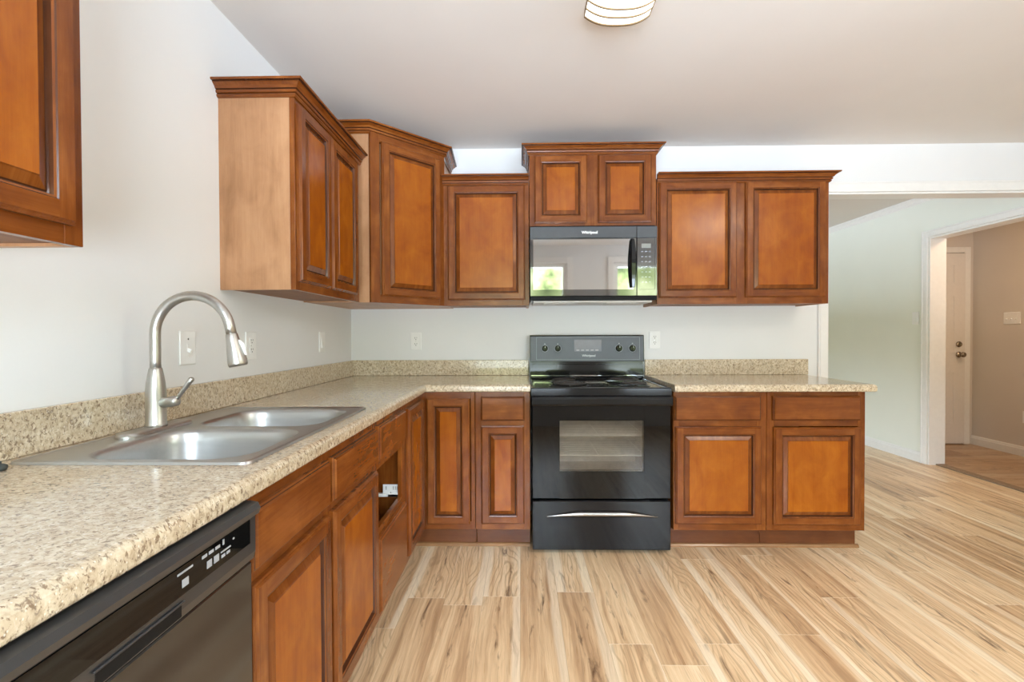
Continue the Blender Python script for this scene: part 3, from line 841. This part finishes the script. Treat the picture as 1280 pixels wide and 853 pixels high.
for bb in (b1, b2):
    b = bmesh.new(); b.loops.layers.uv.new('UVMap')
    x0, x1, y0, y1 = bb
    lp = []
    for ins, z, r_ in ((0, .005, .085), (.004, .003, .084), (.008, -.006, .082), (.011, -.03, .080), (.020, -.135, .075), (.026, -.150, .072), (.038, -.162, .066), (.055, -.166, .060), (.13, -.170, .03)):
        lp.append([(x, y, z) for x, y in rrect(x0 + ins, x1 - ins, y0 + ins, y1 - ins, r_)])
    R = loft(b, lp); b.faces.new(R[-1])
    bmesh.ops.recalc_face_normals(b, faces=list(b.faces))
    bw = MB().add(b, 'x', 0, True).build('bowl', 'steel', t)
    MB().add(lathe_bm([(0, 0), (.040, 0), (.044, .002), (.044, .004), (.036, .005), (.030, .001), (0, .001)], 24, at((x0 + x1) / 2, (y0 + y1) / 2, -.171)), smooth=True).build('drain', 'chrome', bw)

# ------------------------------------------------------------------ faucet
FX, FY = .112, -1.912
t = thing('faucet', 'brushed nickel gooseneck faucet with pull-down spray head', 'faucet', (FX, FY, ZC1 + .0052))
Z0 = ZC1 + .0052
b = bmesh.new(); b.loops.layers.uv.new('UVMap')
pl_ = lambda i, z: [(x, y, z) for x, y in rrect(-.030 + i, .030 - i, -.128 + i, .128 - i, .0299 - i, 10)]
R = loft(b, [pl_(0, 0), pl_(0, .006), pl_(.003, .010), pl_(.008, .012)]); b.faces.new(R[-1]); b.faces.new(R[0])
bmesh.ops.recalc_face_normals(b, faces=list(b.faces))
MB().add(b, 'z', 0, False).build('base_plate', 'nickel', t)
MB().add(lathe_bm([(.0275, .010), (.0275, .018), (.0255, .022), (.0255, .095), (.0250, .112), (.0230, .135), (.0195, .158), (.0170, .172), (.0160, .176), (.0140, .177)], 28), smooth=True).build('column', 'nickel', t)
Rr = .1087; zc = 1.2003 - Z0
pts = [(0, 0, .165), (0, 0, .20), (0, 0, zc - .03)]
pts += [(Rr - Rr * math.cos(a), 0, zc + Rr * math.sin(a)) for a in [math.radians(168) * q / 26 for q in range(27)]]
tx, tz = math.sin(math.radians(12)), -math.cos(math.radians(12))
ex, ez = pts[-1][0], pts[-1][2]
pts.append((ex + tx * .024, 0, ez + tz * .024))
MB().add(tube_bm(pts, .0138, 20), smooth=True).build('spout', 'nickel', t)
hx, hz = ex + tx * .024, ez + tz * .024
def P(s): return (hx + tx * s, 0, hz + tz * s)
hd = MB().add(tube_bm([P(0), P(.001), P(.012), P(.04), P(.075), P(.086), P(.092), P(.0921)], [.0150, .0155, .0165, .0205, .0250, .0255, .0235, .020], 24), smooth=True).build('spray_head', 'nickel', t)
MB().add(tube_bm([(hx + tx * .018 + .018, 0, hz + tz * .018), (hx + tx * .035 + .024, 0, hz + tz * .03), (hx + tx * .06 + .0285, 0, hz + tz * .06)], [.004, .006, .004], 10), smooth=True).build('spray_button', 'plate', hd)
hu = Vector((.92, -.20, .12)).normalized()
p0 = Vector((.012, 0, 1.004 - Z0))
hub = MB().add(tube_bm([p0, p0 + hu * .045, p0 + hu * .058, p0 + hu * .063], [.0145, .0150, .0140, .010], 18), smooth=True).build('handle_hub', 'nickel', t)
lv = p0 + hu * .052
MB().add(tube_bm([lv, lv + Vector((.018, 0, .022)), lv + Vector((.040, 0, .052)), lv + Vector((.049, 0, .063)), lv + Vector((.052, 0, .066))], [.0055, .0055, .0075, .0080, .004], 12), smooth=True).build('lever', 'nickel', hub)

# small stopper at the left edge of the counter
MB_ = MB().add(lathe_bm([(0, 0), (.013, 0), (.015, .003), (.015, .009), (.011, .012), (.006, .013), (.006, .018), (0, .019)], 24), smooth=True)
o = MB_.build('sink_stopper', 'rubber', None, (.090, -2.312, ZC1 + .0008))
tag(o, 'small dark round stopper on the worktop at the left edge of the photo', 'stopper')

# ------------------------------------------------------------------ text helper
def lettering(txt, size, name, parent, loc, rot, mat='logo', bold=0.0):
    cu = bpy.data.curves.new(name, 'FONT'); cu.body = txt; cu.size = size; cu.align_x = 'CENTER'; cu.align_y = 'CENTER'; cu.extrude = .0004; cu.offset = bold
    ob = bpy.data.objects.new(name, cu); C.objects.link(ob)
    bpy.context.view_layer.update()
    me = bpy.data.meshes.new_from_object(ob.evaluated_get(bpy.context.evaluated_depsgraph_get()))
    bpy.data.objects.remove(ob); bpy.data.curves.remove(cu)
    me.materials.clear(); me.materials.append(M[mat])
    o = bpy.data.objects.new(name, me); C.objects.link(o); o.parent = parent; o.location = loc; o.rotation_euler = rot
    return o

# ------------------------------------------------------------------ range
RX0, RX1 = 1.211, 1.959
RW = RX1 - RX0
t = thing('range', 'black freestanding electric coil range between the base cabinets', 'range', (RX0, -.02, 0))
yf = -.645 + .02      # door front in local y
ZTOP = .905
# body
mb = MB()
mb.box(0, .018, yf + .045, 0, .03, ZTOP - .03, .003).box(RW - .018, RW, yf + .045, 0, .03, ZTOP - .03, .003)
mb.box(.018, RW - .018, -.02, 0, .03, ZTOP - .03).box(.018, RW - .018, yf + .06, -.02, .03, .05)
mb.box(.018, RW - .018, yf + .045, yf + .06, .03, .30)
for fx in (.05, RW - .07):
    for fy in (yf + .08, -.08): mb.add(lathe_bm([(.018, 0), (.018, .006), (.008, .008), (.008, .03)], 14, at(fx, fy, 0)), mat=0)
mb.build('body', 'black', t)
# cooktop with raised rim
b = bmesh.new(); b.loops.layers.uv.new('UVMap')
x0, x1, y0, y1 = -.004, RW + .004, yf - .002, -.045
lp = [(0, ZTOP - .045), (0, ZTOP - .004), (.003, ZTOP), (.012, ZTOP + .002), (.016, ZTOP - .002), (.022, ZTOP - .004)]
R = loft(b, [[(x0 + i, y0 + i, z), (x1 - i, y0 + i, z), (x1 - i, y1 - i, z), (x0 + i, y1 - i, z)] for i, z in lp]); b.faces.new(R[-1]); b.faces.new(R[0])
bmesh.ops.recalc_face_normals(b, faces=list(b.faces))
MB().add(b).build('cooktop', 'black', t)
# burners: two large, two small
def burner(x, y, r, n):
    zb = ZTOP - .004
    o = MB().add(lathe_bm([(r + .020, 0), (r + .020, .002), (r + .012, .0045), (r + .006, .002), (r * .5, .0012), (.01, .001), (0, .001)], 36, at(x, y, zb)), smooth=True).build('drip_pan', 'drip', t)
    sp = []
    N = int(n * 28)
    for q in range(N + 1):
        a = 2 * PI * n * q / N; rr = .022 + (r - .022) * q / N
        sp.append((x + rr * math.cos(a + .6), y + rr * math.sin(a + .6), zb + .016))
    cb = MB().add(tube_bm(sp, .0042, 8), smooth=True)
    for a in (0.5, 0.5 + 2 * PI / 3, 0.5 + 4 * PI / 3):
        cb.add(tube_bm([(x, y, zb + .009), (x + (r + .008) * math.cos(a), y + (r + .008) * math.sin(a), zb + .009)], .003, 6))
    cb.build('coil', 'coil', t)
burner(.205, -.225, .072, 4); burner(.575, -.225, .094, 5)
burner(.215, -.470, .094, 5); burner(.585, -.470, .072, 4)
# backguard
mb = MB()
mb.add(prism_bm([(-.001, ZTOP - .05), (-.045, ZTOP - .05), (-.045, .996), (-.020, .998), (-.020, 1.014), (-.058, 1.016), (-.050, 1.182), (-.044, 1.190), (-.001, 1.190)], 'x', .0, RW), 'x')
bg = mb.build('backguard', ['black'], t)
mb = MB()
ca, sa = math.cos(math.atan2(.008, .166)), math.sin(math.atan2(.008, .166))
def bgp(mb, x0, x1, z0, z1, th, bev=.001):
    q = box_bm(x0, x1, -th, 0, 0, (z1 - z0), bev)
    q.transform(at(0, -.058 + (z0 - 1.016) * .008 / .166 - .0002, z0) @ Matrix.Rotation(-math.atan2(.008, .166), 4, 'X'))
    mb.add(q)
bgp(mb, .004, RW - .004, 1.018, 1.184, .002)
mb.build('control_panel', 'charcoal', bg)
mb = MB(); 
for (a, b_, c_, d_) in ((.042, .7195, 1.1755, 1.177), (.042, .7195, 1.029, 1.0305), (.042, .0435, 1.0305, 1.1755), (.718, .7195, 1.0305, 1.1755)): bgp(mb, a, b_, c_, d_, .0027, 0)
mb.build('panel_outline', 'mark', bg)
mb = MB(); bgp(mb, .290, .470, 1.082, 1.162, .0035, .001); dsp = mb.build('clock_display', 'display', bg)
mb = MB()
for q in range(5): bgp(mb, .305 + q * .031, .325 + q * .031, 1.088, 1.095, .0040, 0)
mb.build('button', 'mark', dsp)
for i_, (kx, kr) in enumerate(((.098, .019), (.183, .019), (.584, .021), (.672, .021))):
    kz = 1.103; ky = -.058 + (kz - 1.016) * .048 - .003
    mt = at(kx, ky, kz) @ Matrix.Rotation(PI / 2 - .048, 4, 'X')
    kb = MB().add(lathe_bm([(0, 0), (kr, 0), (kr, .004), (kr * .86, .008), (kr * .80, .020), (kr * .72, .023), (0, .023)], 26, mt), mat=0, smooth=False)
    q = box_bm(-.0055, .0055, -kr * .82, kr * .82, .020, .031, .002); q.transform(mt); kb.add(q, mat=0)
    q = box_bm(-.0010, .0010, kr * .15, kr * .75, .0305, .0315); q.transform(mt); kb.add(q, mat=1)
    kn = kb.build('knob', ['black', 'logo'], t)
    ri = MB(); rp = [Matrix(mt) @ Vector(((kr + .003) * math.cos(2 * PI * s / 40), (kr + .003) * math.sin(2 * PI * s / 40), .0006)) for s in range(40)]
    ri.add(tube_bm(rp, .0011, 6, True)); ri.build('dial_ring', 'mark', kn)
    mk = MB()
    q = box_bm(-.004, .004, kr + .008, kr + .014, .0002, .0010); q.transform(mt); mk.add(q)
    mk.build('dial_mark', 'mark', kn)
lettering('Whirlpool', .021, 'logo', bg, (.386, -.0595, 1.055), (PI / 2 - .048, 0, 0))
# control strip reflecting below the guard: glossy trim line
MB().box(.004, RW - .004, -.0475, -.045, .922, .926, 0).build('chrome_strip', 'chrome', bg)
# front rail under cooktop
MB().box(.004, RW - .004, yf + .006, yf + .045, .858, .868, .002).build('vent_slot', 'blackmatte', t)
# oven cavity and racks
wx0, wx1, wz0, wz1 = .149, .602, .452, .728
mb = MB()
cz0, cz1 = .36, .80
mb.box(.06, RW - .06, -.10, -.09, cz0, cz1).box(.06, .07, yf + .06, -.10, cz0, cz1).box(RW - .07, RW - .06, yf + .06, -.10, cz0, cz1)
mb.box(.07, RW - .07, yf + .06, -.10, cz0, cz0 + .01).box(.07, RW - .07, yf + .06, -.10, cz1 - .01, cz1)
mb.build('oven_cavity', 'enamel_gray', t)
for rz_ in (.520, .632):
    rk = MB()
    for ry in [yf + .075 + .035 * q for q in range(13)]:
        rk.add(tube_bm([(.075, ry, rz_), (RW - .075, ry, rz_)], .0025 if 0 < ry - yf - .08 else .0048, 6))
    for rx in (.12, RW / 2, RW - .12): rk.add(tube_bm([(rx, yf + .075, rz_ - .004), (rx, yf + .50, rz_ - .004)], .003, 6))
    rk.build('oven_rack', 'rackwire', t)
# oven door: frame with window hole, pane, handle
dz0, dz1 = .303, .856
mb = MB()
ya, yb = yf, yf + .040
mb.box(.0, wx0, ya, yb, dz0, dz1, .003).box(wx1, RW, ya, yb, dz0, dz1, .003)
mb.box(wx0 - .004, wx1 + .004, ya + .0004, yb, dz0, wz0, .001).box(wx0 - .004, wx1 + .004, ya + .0004, yb, wz1, dz1, .001)
od = mb.build('oven_door', 'blackglass', t)
mb = MB().box(wx0 - .002, wx1 + .002, ya + .0015, ya + .006, wz0 - .002, wz1 + .002)
mb.build('oven_window', 'ovenglass', od)
mb = MB()
hp = [(yf - .002, .806), (yf - .030, .812), (yf - .036, .822), (yf - .036, .850), (yf - .030, .860), (yf - .010, .864), (yf - .002, .862)]
mb.add(prism_bm(hp, 'x', .0, RW), 'x')
mb.build('door_handle', 'black', od)
# storage drawer
mb = MB().box(.0, RW, yf + .0, yf + .045, .022, .290, .004)
sd = mb.build('storage_drawer', 'black', t)
b = bmesh.new(); b.loops.layers.uv.new('UVMap')
N = 24; xa, xb = .078, .678
lo_, md_, hi_ = [], [], []
for q in range(N + 1):
    u = q / N; x = xa + (xb - xa) * u
    env = min(1.0, math.sin(PI * u) * 1.25) ** .9
    lo_.append(b.verts.new((x, yf - .0005, .203))); md_.append(b.verts.new((x, yf - .001 - .016 * env, .206 + .012 * env))); hi_.append(b.verts.new((x, yf - .0005, .206 + .034 * env)))
for A, B in ((lo_, md_), (md_, hi_)):
    for q in range(N): b.faces.new((A[q], A[q + 1], B[q + 1], B[q]))
for q in range(N): b.faces.new((hi_[q], hi_[q + 1], lo_[q + 1], lo_[q]))
bmesh.ops.remove_doubles(b, verts=list(b.verts), dist=1e-6)
bmesh.ops.recalc_face_normals(b, faces=list(b.faces))
MB().add(b, 'x', 0, True).build('drawer_handle', 'satin', sd)

# ------------------------------------------------------------------ microwave
MX0, MX1, MZ0, MZ1 = 1.208, 1.957, 1.398, 1.832
MW, MH = MX1 - MX0, MZ1 - MZ0
t = thing('microwave', 'black over-the-range microwave hung under the short cabinet', 'microwave', (MX0, -.002, MZ0))
yf = -.390
MB().box(.002, MW - .002, yf + .030, 0, .0, MH + .012, .003).build('body', 'black', t)
sx = 1.837 - MX0; zb = 1.765 - MZ0
mb = MB()
mb.box(0, sx - .001, yf, yf + .029, zb + .001, MH, .002).box(sx + .001, MW, yf, yf + .029, zb + .001, MH, .002)
mb.build('top_grille', 'mwband', t)
dr = MB().box(0, sx - .001, yf, yf + .029, .024, zb - .001, .002).build('door', 'mwpanel', t)
MB().box(.018, sx - .020, yf - .0012, yf, .062, zb - .008, .0005).build('window_glass', 'mwglass', dr)
hb = MB()
pts = [(sx - .028, yf - .002, zb - .006)] + [(sx - .028, yf - .030 - .010 * math.sin(PI * q / 12), zb - .016 - (zb - .090) * q / 12) for q in range(13)] + [(sx - .028, yf - .002, .070)]
b = bmesh.new(); b.loops.layers.uv.new('UVMap')
rings = []
for i_, (x, y, z) in enumerate(pts):
    u = i_ / (len(pts) - 1); hw = .009 + .010 * math.sin(PI * u)
    rings.append([(x - hw, y + .008, z), (x - hw * .6, y - .004, z), (x + hw * .6, y - .004, z), (x + hw, y + .008, z)])
R = loft(b, rings); b.faces.new(R[0]); b.faces.new(R[-1]); bmesh.ops.recalc_face_normals(b, faces=list(b.faces))
hb.add(b, 'z', 0, False).build('door_handle', 'black', dr)
cp = MB().box(sx + .001, MW, yf, yf + .029, .024, zb - .001, .002).build('control_panel', 'mwpanel', t)
MB().box(sx + .028, sx + .082, yf - .0012, yf, zb - .062, zb - .036, 0).build('clock_display', 'lcd', cp)
for r_ in range(7):
    for c_ in range(3):
        MB().box(sx + .026 + c_ * .022, sx + .038 + c_ * .022, yf - .0009, yf, zb - .085 - r_ * .030, zb - .080 - r_ * .030).build('button', 'display', cp)
ln = MB()
for a, b_, c_, d_ in ((sx + .008, MW - .014, zb - .004, zb - .003), (MW - .015, MW - .014, .062, zb - .004), (sx + .008, MW - .014, .061, .062)): ln.box(a, b_, yf - .0007, yf, c_, d_)
ln.build('panel_outline', 'blackmatte', cp)
lettering('Whirlpool', .0225, 'logo', t, (.352, yf - .0006, zb + .032), (PI / 2, 0, 0), bold=.0006)
mb = MB().box(.0, MW, yf + .004, yf + .028, .0, .023, .002)
mb.build('lower_grille', 'blackmatte', t)
mb = MB().box(.02, MW - .02, yf + .040, -.05, -.012, -.0004, .002)
mb.box(.08, .26, yf + .06, yf + .20, -.015, -.011).box(.46, .64, yf + .06, yf + .20, -.015, -.011)
mb.build('underside_filter', 'enamel_gray', t)

# ------------------------------------------------------------------ dishwasher
t = thing('dishwasher', 'black built-in dishwasher under the left end of the worktop', 'dishwasher', (0.0, SB0 - .604, 0), PI / 2)
DWW = .600
MB().box(.004, DWW - .004, -.575, -.02, .02, .872, .003).build('body', 'blackmatte', t)
yf = -.632
prof = [(-.575, .765), (yf - .002, .765), (yf - .006, .780), (yf - .006, .848), (yf - .014, .853), (yf - .017, .864), (yf - .012, .874), (yf + .005, .877), (-.575, .877)]
mb = MB().add(prism_bm(prof, 'x', .001, DWW - .001), 'x')
con = mb.build('console', 'dwtop', t)
pn = MB().box(.040, DWW - .022, yf - .0085, yf - .0062, .802, .8475, .001).build('control_panel', 'blackglass', con)
def btn(x0, x1, z0, z1): MB().box(x0, x1, yf - .0092, yf - .0084, z0, z1).build('button', 'mark', pn)
BX = 2.949
for q in range(3): btn(BX - 2.510 + q * .017, BX - 2.498 + q * .017, .836, .841)
btn(BX - 2.456, BX - 2.452, .836, .845)
btn(BX - 2.498, BX - 2.486, .815, .827); btn(BX - 2.480, BX - 2.467, .815, .827)
btn(BX - 2.462, BX - 2.434, .824, .8265); btn(BX - 2.460, BX - 2.450, .815, .820); btn(BX - 2.446, BX - 2.436, .815, .820)
btn(BX - 2.566, BX - 2.532, .836, .839); btn(BX - 2.556, BX - 2.542, .814, .826); btn(BX - 2.427, BX - 2.423, .833, .836)
mb = MB()
mb.box(.002, DWW - .002, yf, -.576, .125, .762, .004)
dd_ = mb.build('door', 'dw', t)
b = bmesh.new(); b.loops.layers.uv.new('UVMap')
px0, px1 = .245, .395
def PL(i, y): return [(px0 + i, y, .770 + i * .3), (px1 - i, y, .770 + i * .3), (px1 - i, y, .790 - i * .4), (px0 + i, y, .790 - i * .4)]
R = loft(b, [PL(0, yf - .0055), PL(.001, yf - .0066), PL(.002, yf - .0064)]); b.faces.new(R[-1]); b.faces.new(R[0])
bmesh.ops.recalc_face_normals(b, faces=list(b.faces))
MB().add(b, 'x').build('pull_pocket', 'blackmatte', con)
hl = MB().box(px0 - .004, px1 + .004, yf - .0100, yf - .0062, .7895, .7930, .0012)
hl.build('pocket_lip', 'dwtop', con)
MB().box(.004, DWW - .004, -.545, -.530, .0, .12, .001).build('toe_panel', 'blackmatte', t)

# ------------------------------------------------------------------ outlets and switches
def plate(name, label, cat, loc, rz, w, kind, gangs=1):
    """wall plate: local x across, -y out of the wall"""
    t = thing(name, label, cat, loc, rz)
    MB().box(-w / 2, w / 2, -.006, -.0002, -.058, .058, .0022, 'z', 0, 2).build('plate', 'plate', t)
    for gi in range(gangs):
        gx = (gi - (gangs - 1) / 2) * .046
        if kind == 'duplex':
            for sz in (.0195, -.0195):
                so = MB().add(prism_bm([(gx + p[0], sz + p[1]) for p in rrect(-.0165, .0165, -.0140, .0140, .0085, 5)], 'y', -.0085, -.0058)).build('socket', 'plate', t)
                sl = MB().box(gx - .0075, gx - .0050, -.0089, -.0084, sz - .001, sz + .008).box(gx + .0050, gx + .0075, -.0089, -.0084, sz + .0005, sz + .008)
                sl.add(lathe_bm([(0, 0), (.0028, 0), (.0028, .0005), (0, .0005)], 10, at(gx, -.0084, sz - .007) @ RX))
                sl.build('slot', 'slot', so)
            MB().add(lathe_bm([(0, 0), (.0032, 0), (.0026, .0012), (0, .0014)], 12, at(gx, -.0059, 0) @ RX)).build('screw', 'chrome', t)
        elif kind == 'toggle':
            q = box_bm(-.0045, .0045, -.020, -.004, -.006, .006, .0015); q.transform(at(gx, 0, -.004) @ Matrix.Rotation(.5, 4, 'X'))
            MB().box(gx - .006, gx + .006, -.0068, -.0055, -.013, .013, .0005).add(q).build('toggle', 'plate', t)
            for sz in (.030, -.030): MB().add(lathe_bm([(0, 0), (.0032, 0), (.0026, .0012), (0, .0014)], 12, at(gx, -.0059, sz) @ RX)).build('screw', 'slot' if sz > 0 and gangs == 1 else 'plate', t)
        else:
            MB().add(prism_bm([(-.0075, -.034), (-.0115, -.034), (-.0085, 0), (-.0075, .034), (-.0058, .034), (-.0058, -.034)], 'x', gx - .0165, gx + .0165)).build('rocker', 'plate', t)
    return t
plate('light_switch', 'white toggle switch plate on the left wall behind the faucet', 'switch', (0, -1.622, 1.154), PI / 2, .078, 'toggle')
plate('wall_outlet', 'white outlet on the left wall just past the faucet spray head', 'outlet', (0, -1.230, 1.153), PI / 2, .078, 'duplex')
plate('light_switch', 'white rocker switch on the left wall close to the room corner', 'switch', (0, -.492, 1.158), PI / 2, .076, 'rocker')
plate('wall_outlet', 'white outlet on the back wall left of the range', 'outlet', (.442, 0, 1.153), 0, .072, 'duplex')
plate('wall_outlet', 'white outlet on the back wall right of the range control panel', 'outlet', (2.048, 0, 1.156), 0, .072, 'duplex')
plate('light_switch', 'white rocker switch on the sage green wall', 'switch', (XS, 1.330, 1.335), -PI / 2, .076, 'rocker')
plate('light_switch', 'three-gang switch plate on the hall wall', 'switch', (6.0, 1.610, 1.340), -PI / 2, .165, 'toggle', 3)
plate('wall_outlet', 'white outlet low on the hall wall at the right edge of the photo', 'outlet', (6.0, 1.46, .380), -PI / 2, .075, 'duplex')

# ------------------------------------------------------------------ ceiling light
LX0, LX1, LY0, LY1 = 1.396, 1.644, -1.692, -1.412
t = thing('ceiling_light', 'barrel-shaped ceiling light of lit glass with thin bronze bands', 'lamp', ((LX0 + LX1) / 2, (LY0 + LY1) / 2, H))
hw, hl_ = (LX1 - LX0) / 2, (LY1 - LY0) / 2
def arc(n, drop0, sag, wid): return [(wid * (2 * q / n - 1), -drop0 - sag * (1 - abs(2 * q / n - 1) ** 2.7)) for q in range(n + 1)]
MB().box(-hw + .01, hw - .01, -hl_ + .01, hl_ - .01, -.030, -.0005, .003).build('base_pan', 'white', t)
pr = arc(20, .044, .034, hw - .003)
MB().add(prism_bm(pr + [(hw - .003, -.0302), (-hw + .003, -.0302)], 'y', -hl_ + .003, hl_ - .003), smooth=False).build('diffuser', 'lampglass', t)
for yb_ in (hl_, hl_ - .046, hl_ - .092, -hl_, -hl_ + .046, -hl_ + .092):
    a1 = arc(20, .0445, .0345, hw - .0022); a2 = arc(20, .0465, .0365, hw)
    edge_b = abs(abs(yb_) - hl_) < 1e-6
    wy = .0045 if edge_b else .0030
    MB().add(prism_bm(a1 + a2[::-1], 'y', yb_ - wy, yb_ + wy)).build('band', 'bronze', t)
for sx_ in (-1, 1):
    MB().box(min(sx_ * hw, sx_ * (hw - .003)), max(sx_ * hw, sx_ * (hw - .003)), -hl_, hl_, -.048, -.028, .0008).build('side_rail', 'bronze', t)
